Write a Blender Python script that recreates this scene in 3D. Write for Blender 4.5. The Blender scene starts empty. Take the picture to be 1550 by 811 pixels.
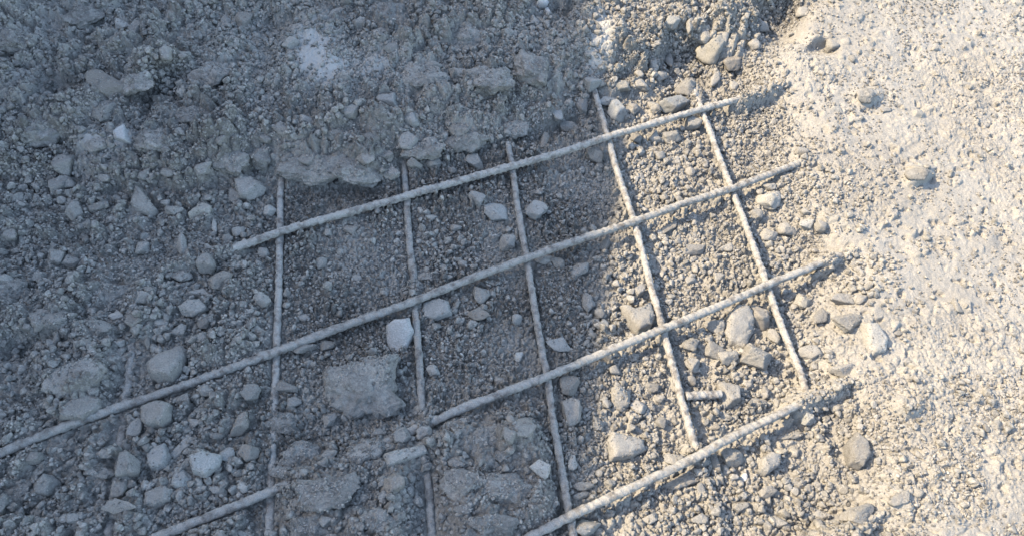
import bpy, math
import numpy as np
from mathutils import Matrix, Vector

# ------------------------------------------------------------------ camera pose
FOC, CX, CY = 1100.0, 775.0, 405.5
CAM = np.array([0.25939863, -0.66546079, 0.947169])
WM = np.array([[0.99460725, 0.0571040470, 0.0865768478],
               [0.0, -0.8347719317, 0.5505958790],
               [0.1037131754, -0.5476266518, -0.8302702135]])   # columns: image right, image down, view direction
sc = bpy.context.scene
cam_d = bpy.data.cameras.new('camera'); cam = bpy.data.objects.new('camera', cam_d)
sc.collection.objects.link(cam); sc.camera = cam
cam_d.sensor_width = 36; cam_d.lens = 36 * FOC / 1550; cam_d.clip_start = 0.01; cam_d.clip_end = 500
M4 = Matrix.Identity(4)
for r_ in range(3):
    M4[r_][0] = WM[r_, 0]; M4[r_][1] = -WM[r_, 1]; M4[r_][2] = -WM[r_, 2]; M4[r_][3] = CAM[r_]
cam.matrix_world = M4

# ------------------------------------------------------------------ light
SUN_EL = math.radians(38)
TRAVEL = np.array([1.0, -0.12]); TRAVEL /= np.linalg.norm(TRAVEL)          # where the light goes, over the ground
L = np.array([TRAVEL[0] * math.cos(SUN_EL), TRAVEL[1] * math.cos(SUN_EL), -math.sin(SUN_EL)])
sun_d = bpy.data.lights.new('sun', 'SUN'); sun = bpy.data.objects.new('sun', sun_d)
sc.collection.objects.link(sun)
sun_d.energy = 2.45; sun_d.angle = math.radians(0.55); sun_d.color = (1.0, 0.845, 0.625)
sun.rotation_euler = Vector(L).to_track_quat('-Z', 'Y').to_euler(); sun.location = (-6, 2, 6)
world = bpy.data.worlds.new('World'); sc.world = world; world.use_nodes = True
wn = world.node_tree.nodes; wl = world.node_tree.links
sky = wn.new('ShaderNodeTexSky'); sky.sky_type = 'NISHITA'; sky.sun_disc = False
sky.sun_elevation = SUN_EL
sky.sun_rotation = math.atan2(-TRAVEL[0], -TRAVEL[1])
sky.air_density = 1.0; sky.dust_density = 1.4; sky.ozone_density = 1.35
wl.new(sky.outputs[0], wn['Background'].inputs[0]); wn['Background'].inputs[1].default_value = 0.15
sc.view_settings.view_transform = 'Standard'; sc.view_settings.look = 'None'
sc.view_settings.exposure = 2.08; sc.view_settings.gamma = 1
sc.cycles.diffuse_bounces = 1

# ------------------------------------------------------------------ helpers
def at(u, v, z=0.0):
    d = WM @ np.array([(u - CX) / FOC, (v - CY) / FOC, 1.0]); s = (z - CAM[2]) / d[2]
    return CAM + s * d
def to_px(x, y, z):
    p = np.stack([x - CAM[0], y - CAM[1], z - CAM[2]], -1) @ WM
    w = np.maximum(p[..., 2], 0.15)
    return p[..., 0] / w * FOC + CX, p[..., 1] / w * FOC + CY
def sstep(a, b, x):
    t = np.clip((x - a) / (b - a), 0, 1); return t * t * (3 - 2 * t)
def h2(ix, iy, s):
    n = (ix.astype(np.int64) * 374761393 + iy.astype(np.int64) * 668265263 + s * 1274126177) & 0xffffffff
    n = ((n ^ (n >> 13)) * 1274126177) & 0xffffffff
    n = ((n ^ (n >> 16)) * 2246822519) & 0xffffffff
    return ((n ^ (n >> 15)) & 0xffffff).astype(np.float32) / 16777216.0
def vnoise(x, y, s):
    ix = np.floor(x); iy = np.floor(y); fx = (x - ix).astype(np.float32); fy = (y - iy).astype(np.float32)
    fx = fx * fx * (3 - 2 * fx); fy = fy * fy * (3 - 2 * fy)
    a = h2(ix, iy, s); b = h2(ix + 1, iy, s); c = h2(ix, iy + 1, s); d = h2(ix + 1, iy + 1, s)
    return (a * (1 - fx) + b * fx) * (1 - fy) + (c * (1 - fx) + d * fx) * fy
def fbm(x, y, sc_, s, octv=4, g=0.5):
    o = 0; a = 1.0; t = 0; f = 1 / sc_
    for k in range(octv):
        o = o + a * (vnoise(x * f + 17.3 * k, y * f - 9.1 * k, s + k) * 2 - 1); t += a; a *= g; f *= 2.07
    return o / t
def h3(ix, iy, iz, s):
    return h2(ix + iz * 57, iy - iz * 131, s)
def n3(p, sc_, s):
    q = p / sc_; i = np.floor(q); f = q - i; f = f * f * (3 - 2 * f); o = 0
    for a in (0, 1):
        for b in (0, 1):
            for c in (0, 1):
                w = (f[:, 0] if a else 1 - f[:, 0]) * (f[:, 1] if b else 1 - f[:, 1]) * (f[:, 2] if c else 1 - f[:, 2])
                o = o + w * h3(i[:, 0] + a, i[:, 1] + b, i[:, 2] + c, s)
    return o * 2 - 1
def clods(x, y, size, s, keep=1.0, tilt=0.9, edge=2.4, aniso=1.0):
    """packed angular lumps, 0..1: every cell has its own level, tilt and bevelled rim"""
    X = x / size; Y = y / (size * aniso); ix = np.floor(X); iy = np.floor(Y)
    f1 = np.full(X.shape, 9, np.float32); f2 = f1.copy(); val = np.zeros_like(f1)
    for a in (-1, 0, 1):
        for b in (-1, 0, 1):
            cx = ix + a; cy = iy + b
            dx = (X - cx - h2(cx, cy, s)).astype(np.float32); dy = (Y - cy - h2(cx, cy, s + 1)).astype(np.float32)
            d = np.sqrt(dx * dx + dy * dy)
            lv = h2(cx, cy, s + 2); on = h2(cx, cy, s + 5) < keep
            v = np.where(on, 0.35 + 0.75 * lv + tilt * ((h2(cx, cy, s + 3) - .5) * dx + (h2(cx, cy, s + 4) - .5) * dy), 0.0)
            near = d < f1
            f2 = np.where(near, f1, np.minimum(f2, d)); val = np.where(near, v, val); f1 = np.where(near, d, f1)
    e = np.clip((f2 - f1) * edge, 0, 1); e = e * (2 - e)
    return np.clip(val, 0, None) * e

col = sc.collection
def link(name, me, mat=None, parent=None):
    o = bpy.data.objects.new(name, me); col.objects.link(o)
    if mat: me.materials.append(mat)
    if parent: o.parent = parent
    return o
def tag(o, label=None, cat=None, group=None, kind=None):
    if label: o['label'] = label
    if cat: o['category'] = cat
    if group: o['group'] = group
    if kind: o['kind'] = kind
def mesh_np(name, V, F, smooth=True):
    """V (n,3); F (m,3) or (m,4)"""
    me = bpy.data.meshes.new(name); k = F.shape[1]
    me.vertices.add(len(V)); me.vertices.foreach_set('co', np.ascontiguousarray(V, np.float32).ravel())
    me.loops.add(F.size); me.loops.foreach_set('vertex_index', np.ascontiguousarray(F, np.int32).ravel())
    me.polygons.add(len(F)); me.polygons.foreach_set('loop_start', np.arange(0, F.size, k, dtype=np.int32))
    me.polygons.foreach_set('loop_total', np.full(len(F), k, np.int32))
    me.update(calc_edges=True)
    me.polygons.foreach_set('use_smooth', np.full(len(F), smooth)); me.update()
    return me

# ------------------------------------------------------------------ materials
def mk(name): 
    m = bpy.data.materials.new(name); m.use_nodes = True
    return m, m.node_tree.nodes, m.node_tree.links, m.node_tree.nodes['Principled BSDF']
ALB = (0.80, 0.79, 0.755)
def earth(name, a, b, c, bump=0.0012, fine=520.0, seed=0.0, damp_shade=False, sbig=5.5, smid=42, rb=(0.42, 0.62), cell=0.0):
    """cement dust: three tones mixed by noise, sandy grain in the bump"""
    m, n, l, p = mk(name)
    tc = n.new('ShaderNodeTexCoord'); mp = n.new('ShaderNodeMapping'); l.new(tc.outputs['Object'], mp.inputs[0])
    oi = n.new('ShaderNodeObjectInfo'); vm = n.new('ShaderNodeVectorMath'); vm.operation = 'SCALE'
    cb = n.new('ShaderNodeCombineXYZ')
    for k in range(3): l.new(oi.outputs['Random'], cb.inputs[k])
    l.new(cb.outputs[0], vm.inputs[0]); vm.inputs['Scale'].default_value = 37.0 + seed
    l.new(vm.outputs[0], mp.inputs['Location'])
    def noise(sc_, det, rough=0.6):
        q = n.new('ShaderNodeTexNoise'); q.inputs['Scale'].default_value = sc_; q.inputs['Detail'].default_value = det
        q.inputs['Roughness'].default_value = rough; l.new(mp.outputs[0], q.inputs['Vector']); return q
    def mix(f, x, y):
        x, y = (tuple(q_ * w_ for q_, w_ in zip(t_, ALB)) if isinstance(t_, tuple) else t_ for t_ in (x, y))
        q = n.new('ShaderNodeMix'); q.data_type = 'RGBA'
        if f is not None: l.new(f, q.inputs[0])
        for s_, v in ((6, x), (7, y)):
            if isinstance(v, tuple): q.inputs[s_].default_value = (*v, 1)
            else: l.new(v, q.inputs[s_])
        return q
    def ramp(src, lo, hi):
        q = n.new('ShaderNodeMapRange'); q.inputs[1].default_value = lo; q.inputs[2].default_value = hi; l.new(src, q.inputs[0]); return q
    big = noise(sbig, 5); mid = noise(smid, 5, 0.7); sand = noise(fine, 3, 0.7)
    r1 = ramp(big.outputs['Fac'], *rb); r2 = ramp(mid.outputs['Fac'], 0.52, 0.74); r3 = ramp(sand.outputs['Fac'], 0.3, 0.72)
    m1 = mix(r1.outputs[0], a, b)
    mm = n.new('ShaderNodeMath'); mm.operation = 'MULTIPLY'; mm.inputs[1].default_value = 0.75; l.new(r2.outputs[0], mm.inputs[0])
    m2 = mix(mm.outputs[0], m1.outputs[2], c)
    hs = n.new('ShaderNodeHueSaturation'); l.new(m2.outputs[2], hs.inputs['Color'])
    mr = n.new('ShaderNodeMapRange'); mr.inputs[3].default_value = 0.70; mr.inputs[4].default_value = 1.24
    l.new(r3.outputs[0], mr.inputs[0])
    ov = n.new('ShaderNodeMapRange'); ov.inputs[3].default_value = 0.88; ov.inputs[4].default_value = 1.10; l.new(oi.outputs['Random'], ov.inputs[0])
    mu = n.new('ShaderNodeMath'); mu.operation = 'MULTIPLY'; l.new(mr.outputs[0], mu.inputs[0]); l.new(ov.outputs[0], mu.inputs[1])
    l.new(mu.outputs[0], hs.inputs['Value'])
    out = hs.outputs[0]
    if cell:      # every few grains their own tone
        vo = n.new('ShaderNodeTexVoronoi'); vo.inputs['Scale'].default_value = 210; l.new(mp.outputs[0], vo.inputs['Vector'])
        sp = n.new('ShaderNodeSeparateColor'); l.new(vo.outputs['Color'], sp.inputs[0])
        m5 = n.new('ShaderNodeMapRange'); m5.inputs[3].default_value = 1 - cell; m5.inputs[4].default_value = 1 + cell * .55; l.new(sp.outputs[0], m5.inputs[0])
        h5 = n.new('ShaderNodeHueSaturation'); l.new(out, h5.inputs['Color']); l.new(m5.outputs[0], h5.inputs['Value']); out = h5.outputs[0]
    if damp_shade:
        at_ = n.new('ShaderNodeAttribute'); at_.attribute_name = 'damp_shade'
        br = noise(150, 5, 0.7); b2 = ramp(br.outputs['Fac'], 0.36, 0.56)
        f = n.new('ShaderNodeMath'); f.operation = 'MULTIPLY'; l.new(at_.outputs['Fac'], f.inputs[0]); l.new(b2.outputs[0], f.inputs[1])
        out = mix(f.outputs[0], out, (0.060, 0.054, 0.047)).outputs[2]  # dark soil specks, partly painted in as shade between the lumps
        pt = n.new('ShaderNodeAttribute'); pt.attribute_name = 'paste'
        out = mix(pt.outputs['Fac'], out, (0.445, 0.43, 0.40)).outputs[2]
    l.new(out, p.inputs['Base Color'])
    p.inputs['Roughness'].default_value = 0.93; p.inputs['Specular IOR Level'].default_value = 0.25
    bp = n.new('ShaderNodeBump'); bp.inputs['Strength'].default_value = 1.0; bp.inputs['Distance'].default_value = bump * 1.5
    bn = noise(260, 6, 0.75); l.new(bn.outputs['Fac'], bp.inputs['Height']); l.new(bp.outputs[0], p.inputs['Normal'])
    return m
M_ground = earth('dusty_cement_soil', (0.335, 0.312, 0.274), (0.290, 0.269, 0.236), (0.385, 0.36, 0.32), damp_shade=True, bump=0.0008)
M_crumb = earth('cement_crumbs', (0.40, 0.372, 0.33), (0.30, 0.28, 0.25), (0.48, 0.45, 0.405), cell=0.55)
M_stone = earth('dusty_stone', (0.315, 0.295, 0.262), (0.255, 0.238, 0.212), (0.38, 0.358, 0.322), bump=0.0012)
M_lump = earth('caked_cement', (0.315, 0.296, 0.264), (0.235, 0.22, 0.198), (0.37, 0.35, 0.315), bump=0.0016, cell=0.22, seed=6, sbig=22)
M_gravel = earth('gravel_stone', (0.37, 0.346, 0.306), (0.30, 0.281, 0.25), (0.45, 0.425, 0.385), bump=0.0012, cell=0.35)
M_cool = earth('bluish_limestone', (0.325, 0.315, 0.29), (0.28, 0.275, 0.255), (0.38, 0.37, 0.34), bump=0.0006, seed=5)
M_brown = earth('brownish_stone', (0.255, 0.229, 0.195), (0.23, 0.21, 0.183), (0.34, 0.318, 0.28), bump=0.0007, seed=9)
M_yellow = earth('ochre_stone', (0.33, 0.306, 0.26), (0.285, 0.265, 0.228), (0.38, 0.357, 0.31), bump=0.0007, seed=11)
M_pale = earth('pale_stone', (0.40, 0.378, 0.335), (0.35, 0.33, 0.295), (0.45, 0.425, 0.385), bump=0.0009, seed=3)
M_white = earth('white_chalk', (0.50, 0.485, 0.455), (0.39, 0.375, 0.35), (0.56, 0.545, 0.515), bump=0.0004, seed=4)
M_bar = earth('cement_crusted_steel', (0.395, 0.372, 0.335), (0.18, 0.16, 0.14), (0.44, 0.417, 0.383), bump=0.0014, fine=800, seed=7, sbig=75, smid=210, rb=(0.47, 0.66))
M_rust = earth('rusty_steel', (0.20, 0.155, 0.12), (0.29, 0.25, 0.21), (0.38, 0.35, 0.31), bump=0.0008, seed=8)
M_wall = earth('rendered_wall', (0.42, 0.40, 0.36), (0.38, 0.36, 0.33), (0.45, 0.43, 0.40), bump=0.003, seed=2)

# ------------------------------------------------------------------ the steel mesh, traced over its cells
R_LONG, R_CROSS = 0.0062, 0.0055
Z_LONG, Z_CROSS = 0.0, -0.0108
# (u, v, cover)  cover: 0 exposed, 1 buried under dirt
long_px = [
 [(250, 408, 1), (330, 385, 1), (366, 373, .4), (424, 352, 0), (520, 324, 0), (615, 297, 0), (700, 273, 0), (775, 252, 0), (850, 231, 0), (920, 208, 0), (1000, 184, 0), (1062, 165, 0), (1100, 155, .1), (1130, 147, 1), (1210, 124, 1)],
 [(-60, 708, 0), (0, 686, 0), (100, 645, 0), (200, 609, 0), (300, 575, 0), (420, 531, 0), (520, 493, 0), (628, 455, 0), (720, 419, 0), (797, 390, 0), (880, 361, 0), (960, 335, 0), (1035, 308, 0), (1107, 285, 0), (1165, 263, 0), (1205, 249, .5), (1228, 241, 1), (1320, 210, 1)],
 [(160, 852, 0), (240, 812, 0), (330, 777, 0), (404, 746, 0), (440, 731, .8), (540, 690, .8), (600, 663, .7), (640, 645, .72), (690, 622, .55), (740, 602, .15), (780, 587, 0), (828, 569, 0), (915, 533, 0), (1003, 498, 0), (1080, 467, 0), (1160, 432, 0), (1205, 414, 0), (1238, 400, .5), (1256, 393, 1), (1350, 360, 1)],
 [(740, 850, 0), (800, 814, 0), (862, 781, 0), (900, 763, 0), (960, 736, 0), (1020, 708, 0), (1060, 688, .5), (1095, 668, 0), (1140, 645, 0), (1180, 626, .2), (1208, 611, .6), (1235, 598, 1), (1340, 556, 1)],
 [(1180, 850, 1), (1290, 800, 1), (1340, 777, 1), (1410, 745, 1), (1480, 718, 1)]]
cross_px = [
 [(205, 470, 1), (197, 560, .7), (191, 605, .9), (184, 660, .5), (178, 715, .55), (172, 765, .9), (166, 811, .5), (160, 860, 1)],
 [(428, 225, 1), (427, 256, 1), (426, 276, .2), (424, 300, 0), (424, 352, 0), (422, 440, 0), (419, 531, 0), (417, 575, .45), (414, 650, .75), (411, 720, .6), (409, 790, .5), (408, 860, .5)],
 [(608, 215, 1), (611, 242, 1), (612, 256, .3), (613, 270, 0), (615, 297, 0), (620, 370, 0), (626, 415, .2), (627, 440, .8), (629, 475, .6), (631, 500, 0), (635, 550, 0), (638, 598, 0), (640, 625, 1), (643, 690, 1), (648, 730, .35), (652, 780, .3), (656, 860, .4)],
 [(760, 190, 1), (768, 215, 1), (770, 226, 0), (775, 252, 0), (783, 310, 0), (797, 390, 0), (810, 470, 0), (820, 530, 0), (828, 569, 0), (838, 640, 0), (850, 710, 0), (862, 781, .2), (880, 870, 1)],
 [(895, 120, 1), (903, 150, 0), (912, 180, 0), (920, 208, 0), (935, 262, 0), (960, 335, 0), (980, 415, 0), (1003, 498, 0), (1020, 560, 0), (1036, 620, 0), (1050, 668, .1), (1058, 684, .8), (1066, 706, 1), (1085, 760, 1), (1110, 840, 1)],
 [(1045, 120, 1), (1056, 150, .8), (1062, 168, 0), (1080, 215, 0), (1107, 285, 0), (1130, 345, 0), (1160, 432, 0), (1185, 500, 0), (1207, 552, 0), (1220, 590, .3), (1228, 606, 1), (1255, 680, 1), (1275, 745, 1), (1300, 830, 1)]]
def resample(pts, z, step=0.0035, wob=0.0, seed=0):
    P = np.array([[*at(u, v, z)[:2], c] for u, v, c in pts]); n = len(P)
    # Catmull-Rom
    out = []
    for i in range(n - 1):
        p0 = P[max(i - 1, 0)]; p1 = P[i]; p2 = P[i + 1]; p3 = P[min(i + 2, n - 1)]
        k = max(2, int(np.hypot(*(p2 - p1)[:2]) / step))
        t = np.linspace(0, 1, k, endpoint=False)[:, None]
        q = 0.5 * (2 * p1 + (p2 - p0) * t + (2 * p0 - 5 * p1 + 4 * p2 - p3) * t**2 + (3 * p1 - p0 - 3 * p2 + p3) * t**3)
        q[:, 2] = p1[2] + (p2[2] - p1[2]) * t[:, 0]; out.append(q)
    out.append(P[-1:]); Q = np.concatenate(out)
    s = np.concatenate([[0], np.cumsum(np.hypot(*np.diff(Q[:, :2], axis=0).T))])
    zz = z - (0.02 * sstep(.88, 1.0, Q[:, 2]) if z == Z_CROSS else 0) + wob * (vnoise(s / 0.11, s * 0 + seed, 71) * 2 - 1)
    return np.column_stack([Q[:, 0], Q[:, 1], zz, Q[:, 2], s])
longs = [resample(p, Z_LONG, wob=0.0018, seed=i) for i, p in enumerate(long_px)]
crosses = [resample(p, Z_CROSS, wob=0.0012, seed=20 + i) for i, p in enumerate(cross_px)]

# ------------------------------------------------------------------ terrain (one sheet, fine where the camera looks, stretched to the horizon)
def axis(lo, hi, step, far, grow=1.18):
    a = list(np.arange(lo, hi, step)); d = step; x = lo; pre = []
    while x > -far: d *= grow; x -= d; pre.append(x)
    d = step; x = a[-1]; post = []
    while x < far: d *= grow; x += d; post.append(x)
    return np.array(pre[::-1] + a + post)
STEP = 0.00135
gx = axis(-0.68, 1.70, STEP, 60); gy = axis(-0.52, 0.90, STEP, 60)
X, Y = np.meshgrid(gx, gy)
def edge(pts, w):   # piecewise line value at w
    p = np.array(pts, float); return np.interp(w, p[:, 0], p[:, 1])
def blob(U, V, u, v, ru, rv, rot=0.0, pw=1.0):
    c, s = math.cos(math.radians(rot)), math.sin(math.radians(rot)); du = U - u; dv = V - v
    a = (du * c - dv * s) / ru; b = (du * s + dv * c) / rv
    return np.exp(-np.clip((a * a + b * b), 0, 60) ** pw)
def masks(U, V):
    m = {}
    m['right'] = sstep(-100, 45, U - edge([(-200, 1265), (0, 1235), (60, 1215), (130, 1165), (250, 1235), (400, 1275), (600, 1300), (720, 1350), (811, 1365), (1100, 1400)], V) + 22 * np.sin(V / 37.0))
    top = edge([(-300, 300), (0, 300), (300, 330), (400, 275), (440, 300), (610, 285), (640, 262), (760, 225), (830, 205), (890, 170), (1000, 150), (1120, 108), (1200, 60), (1300, -60), (1700, -400)], U)
    m['top'] = (top - V)                                 # >0 above the line
    m['left'] = sstep(430, 350, U + 8 * np.sin(V / 23.0))
    m['mass'] = sstep(0, 50, V - edge([(380, 760), (430, 690), (520, 655), (600, 640), (700, 615), (800, 620), (830, 660), (860, 900)], U)) * sstep(385, 430, U) * sstep(850, 815, U)
    return m
def base(U, V):
    wu = 14 * fbm(X, Y, .09, 801, 3); wv = 14 * fbm(X, Y, .09, 811, 3); U = U + wu; V = V + wv
    m = masks(U, V); t = m['top']
    z = np.full(U.shape, -0.036, np.float32)
    z += 0.014 * sstep(900, 700, U)                      # floor of the openings is fuller at the shaded end
    z += sstep(-15, 110, t) * 0.042 + np.clip(t, 0, 400) / 400 * 0.035
    z = z * (1 - m['left'] * (1 - sstep(0, 60, t))) + m['left'] * (1 - sstep(0, 60, t)) * (-0.010)
    z = z * (1 - m['right']) + m['right'] * (0.009 + 0.02 * sstep(200, -100, V))
    z = z + m['mass'] * 0.033
    z += 0.030 * blob(U, V, 110, 570, 60, 30, 20, 2)     # humps left
    z += 0.018 * blob(U, V, 120, 625, 42, 20, 15, 2)
    z += 0.016 * blob(U, V, 545, 585, 60, 42, 10, 2)
    z += 0.008 * blob(U, V, 470, 220, 90, 45, 5, 1.5)    # overhanging lip of the heap
    z += 0.008 * blob(U, V, 560, 245, 60, 30, 0, 2)
    z -= 0.007 * blob(U, V, 520, 300, 75, 14, 3, 2)
    z -= 0.046 * blob(U, V, 1030, 95, 38, 46, 12, 1.2)   # dark hollows at the top
    z -= 0.044 * blob(U, V, 1180, 40, 30, 46, -35, 1.3)
    z -= 0.030 * blob(U, V, 1110, 112, 30, 16, -10, 1.5)
    z -= 0.024 * blob(U, V, 1235, 72, 24, 12, 0, 1.5)
    z -= 0.022 * blob(U, V, 95, 145, 26, 18, 10, 1.5)
    z -= 0.026 * blob(U, V, 255, 140, 40, 22, 20, 1.5)
    z -= 0.020 * blob(U, V, 70, 235, 44, 20, 10, 1.5)
    z -= 0.018 * blob(U, V, 415, 60, 30, 36, 10, 1.5)
    z -= 0.018 * blob(U, V, 840, 15, 50, 18, 0, 1.5)
    z -= 0.018 * blob(U, V, 855, 195, 36, 16, 20, 1.5)
    z -= 0.022 * blob(U, V, 45, 530, 34, 20, 0, 1.5)
    z += 0.012 * blob(U, V, 480, 90, 40, 60, 10, 2)
    z += 0.018 * blob(U, V, 1385, 262, 20, 12, 10, 2)    # low rise in the smooth dirt
    z += 0.010 * blob(U, V, 1310, 145, 24, 16, 0, 2)
    z += 0.012 * blob(U, V, 1374, 612, 26, 16, 0, 2)
    z += 0.014 * blob(U, V, 900, 60, 36, 60, 0, 2)
    return z
B = X * 0; U, V = to_px(X, Y, B)
for _ in range(7):
    B = 0.55 * B + 0.45 * base(U, V); U, V = to_px(X, Y, B)
m = masks(U, V); top = sstep(-5, 45, m['top'])
right = m['right']; mass = m['mass']; left = m['left'] * (1 - top)
floor = np.clip(1 - top - right - mass - left, 0, 1)
wx = X + 0.010 * fbm(X, Y, 0.05, 3); wy = Y + 0.010 * fbm(X, Y, 0.05, 9)
wx2 = X + 0.0028 * fbm(X, Y, 0.012, 13); wy2 = Y + 0.0028 * fbm(X, Y, 0.012, 19)
c48 = clods(wx, wy, 0.048, 100, 0.55, edge=1.4); c24 = clods(wx2, wy2, 0.024, 200, 0.7, edge=1.5); c12 = clods(wx2, wy2, 0.0125, 300, 0.85, edge=1.8)
c7 = clods(wx2, wy2, 0.0070, 400, 0.9); c4 = clods(X, Y, 0.0042, 500, 0.95, edge=1.6)
c90 = clods(X + 0.03 * fbm(X, Y, 0.09, 23), Y + 0.03 * fbm(X, Y, 0.09, 29), 0.085, 150, 0.8, edge=1.1); big = fbm(X, Y, 0.25, 40, 5); med = fbm(X, Y, 0.06, 50, 5); fin = fbm(X, Y, 0.011, 60, 4, 0.6)
paste = np.clip(blob(U, V, 480, 85, 42, 55, 12, 2) + .8 * blob(U, V, 905, 70, 22, 60, -5, 2) + .6 * blob(U, V, 560, 105, 60, 30, 0, 1.5)
                + blob(U, V, 165, 215, 45, 26, 10, 2) * .8 + .9 * blob(U, V, 600, 400, 45, 45, 20, 1.5) * .5, 0, 1)
rug = top + 0.85 * left + 0.9 * mass
rugv = rug * (0.55 + 0.8 * vnoise(X / 0.07, Y / 0.07, 91)) * (1 - 0.85 * paste)
H = B + 0.010 * big * (1 - right * .6) + 0.006 * med * (rug + 0.4 * floor + .25 * right)
H += rugv * (0.015 * c48 + 0.014 * c24 + 0.0065 * c12 + 0.005 * sstep(920, 970, U) * c24) + (rugv + .3 * rug) * (0.0034 * c7 + 0.0018 * c4) + rug * (1 - .7 * paste) * 0.022 * (c90 - .4)
gran = floor * (0.6 + 0.8 * vnoise(X / 0.05, Y / 0.05, 92))
rstony = floor * sstep(840, 950, U)
H += gran * (1 - .35 * sstep(860, 940, U)) * (0.0078 * c7 + 0.0042 * c4 + 0.0085 * c12 * sstep(.4, .6, vnoise(X / 0.03, Y / 0.03, 93)) + 0.007 * c24 * sstep(.55, .7, vnoise(X / 0.08, Y / 0.08, 98))) + rstony * (0.006 * c24 * (vnoise(X / .06, Y / .06, 94) > .4) + 0.004 * c12)
rv = right * (0.45 + 1.1 * sstep(.35, .8, vnoise(X / 0.16, Y / 0.16, 95)))
crack = clods(wx, wy, 0.055, 610, 1.0, tilt=.3, edge=6)
H += rv * (0.0014 * c7 + 0.0010 * c4 + 0.0018 * c12 * (vnoise(X / 0.04, Y / 0.04, 96) > .5)) + right * (0.0010 * fin + 0.0045 * fbm(X, Y, 0.035, 88, 3))
rough_r = right * sstep(1560, 1330, U) * sstep(420, 700, V)
H += rough_r * (0.008 * crack + 0.006 * c24 * (vnoise(X / .05, Y / .05, 97) > .45))
pit = clods(wx2, wy2, 0.012, 700, 0.12, edge=2.5) ; H -= right * 0.0060 * pit; H += right * 0.006 * clods(wx2, wy2, 0.020, 720, 0.10, edge=2.0)
H += 0.0011 * fin * (1 - right) * (1 - .6 * paste)

# bars: crust over buried lengths, clear ground beside exposed ones
def seg_window(x0, x1, y0, y1):
    i0, i1 = np.searchsorted(gx, [x0, x1]); j0, j1 = np.searchsorted(gy, [y0, y1]); return slice(j0, j1), slice(i0, i1)
bar_near = np.full(X.shape, 9, np.float32)
def carve(Q, r, zc, deep=0.0):
    global H
    for k in range(0, len(Q) - 1, 3):
        a = Q[k]; b = Q[min(k + 3, len(Q) - 1)]; pad = 0.05
        S = seg_window(min(a[0], b[0]) - pad, max(a[0], b[0]) + pad, min(a[1], b[1]) - pad, max(a[1], b[1]) + pad)
        if S[0].start >= S[0].stop or S[1].start >= S[1].stop: continue
        x = X[S] - a[0]; y = Y[S] - a[1]; d = b[:2] - a[:2]; t = np.clip((x * d[0] + y * d[1]) / (d @ d + 1e-12), 0, 1)
        dist = np.hypot(x - t * d[0], y - t * d[1]); cov = a[3] + (b[3] - a[3]) * t; zb = a[2] + (b[2] - a[2]) * t
        h = H[S]; nz = vnoise(X[S] / 0.016, Y[S] / 0.016, 77)
        lim = zb + r * (1.0 * np.clip(cov * 2.2 + nz * .5 - .25, 0, 1) * 1.1 - 0.75) + np.clip(dist - r, 0, 1) * 0.9 + np.clip((dist - r * .8) / .006, 0, 1) * (0.0045 * c7[S] + 0.0025 * c4[S] + .004 * c12[S] - .003)
        ex = cov + (nz - .5) * .35
        hh = np.where(ex < 0.62, np.minimum(h, lim), h)
        crust = zb + r * ((0.95 if deep else 1.35) + .9 * sstep(.9, 1.0, cov) * deep) + 0.006 * (c7[S] + c12[S] + c24[S] * 1.1) - .007 - dist ** 2 / (0.030 if deep else 0.014) - dist * .12
        hh = np.where((ex >= 0.62) & (dist < 0.045), np.maximum(hh, crust), hh)
        H[S] = hh; bar_near[S] = np.minimum(bar_near[S], dist + np.where(ex > .62, .05, 0))
for Q in crosses: carve(Q, R_CROSS, Z_CROSS, 1.0)
for Q in longs: carve(Q, R_LONG, Z_LONG)
ny, nx = X.shape
def hgt(x, y):
    i = np.clip(np.searchsorted(gx, x), 1, nx - 1); j = np.clip(np.searchsorted(gy, y), 1, ny - 1); return H[j, i]
def near_bar(x, y):
    i = np.clip(np.searchsorted(gx, x), 1, nx - 1); j = np.clip(np.searchsorted(gy, y), 1, ny - 1); return bar_near[j, i]
idx = np.arange(nx * ny).reshape(ny, nx)
F = np.stack([idx[:-1, :-1], idx[:-1, 1:], idx[1:, 1:], idx[1:, :-1]], -1).reshape(-1, 4)
gme = mesh_np('ground', np.stack([X, Y, H], -1).reshape(-1, 3), F)
damp_shade_f = np.clip(blob(U, V, 1045, 90, 26, 50, 15, 1.5) + blob(U, V, 1185, 25, 30, 48, -35, 1.5) + .8 * blob(U, V, 255, 140, 46, 30, 20, 1) + .6 * blob(U, V, 60, 240, 60, 30, 0, 1)
                + .3 * blob(U, V, 480, 240, 90, 40, 0, 1.5) + (.8 - .68 * sstep(860, 940, U)) * floor * sstep(.2, .7, vnoise(X / .09, Y / .09, 33)) + .55 * left + .6 * top * (1 - paste) * sstep(.3, .7, vnoise(X / .11, Y / .11, 34)) + .5 * mass, 0, 1)  # damp hollows, plus shade contrast painted in, cut back on the sunlit floor
for nm, arr in (('damp_shade', damp_shade_f), ('paste', paste * .8)):
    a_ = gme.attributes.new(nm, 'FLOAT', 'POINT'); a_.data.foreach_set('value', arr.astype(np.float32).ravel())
ground = link('ground', gme, M_ground); tag(ground, kind='structure')

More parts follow.
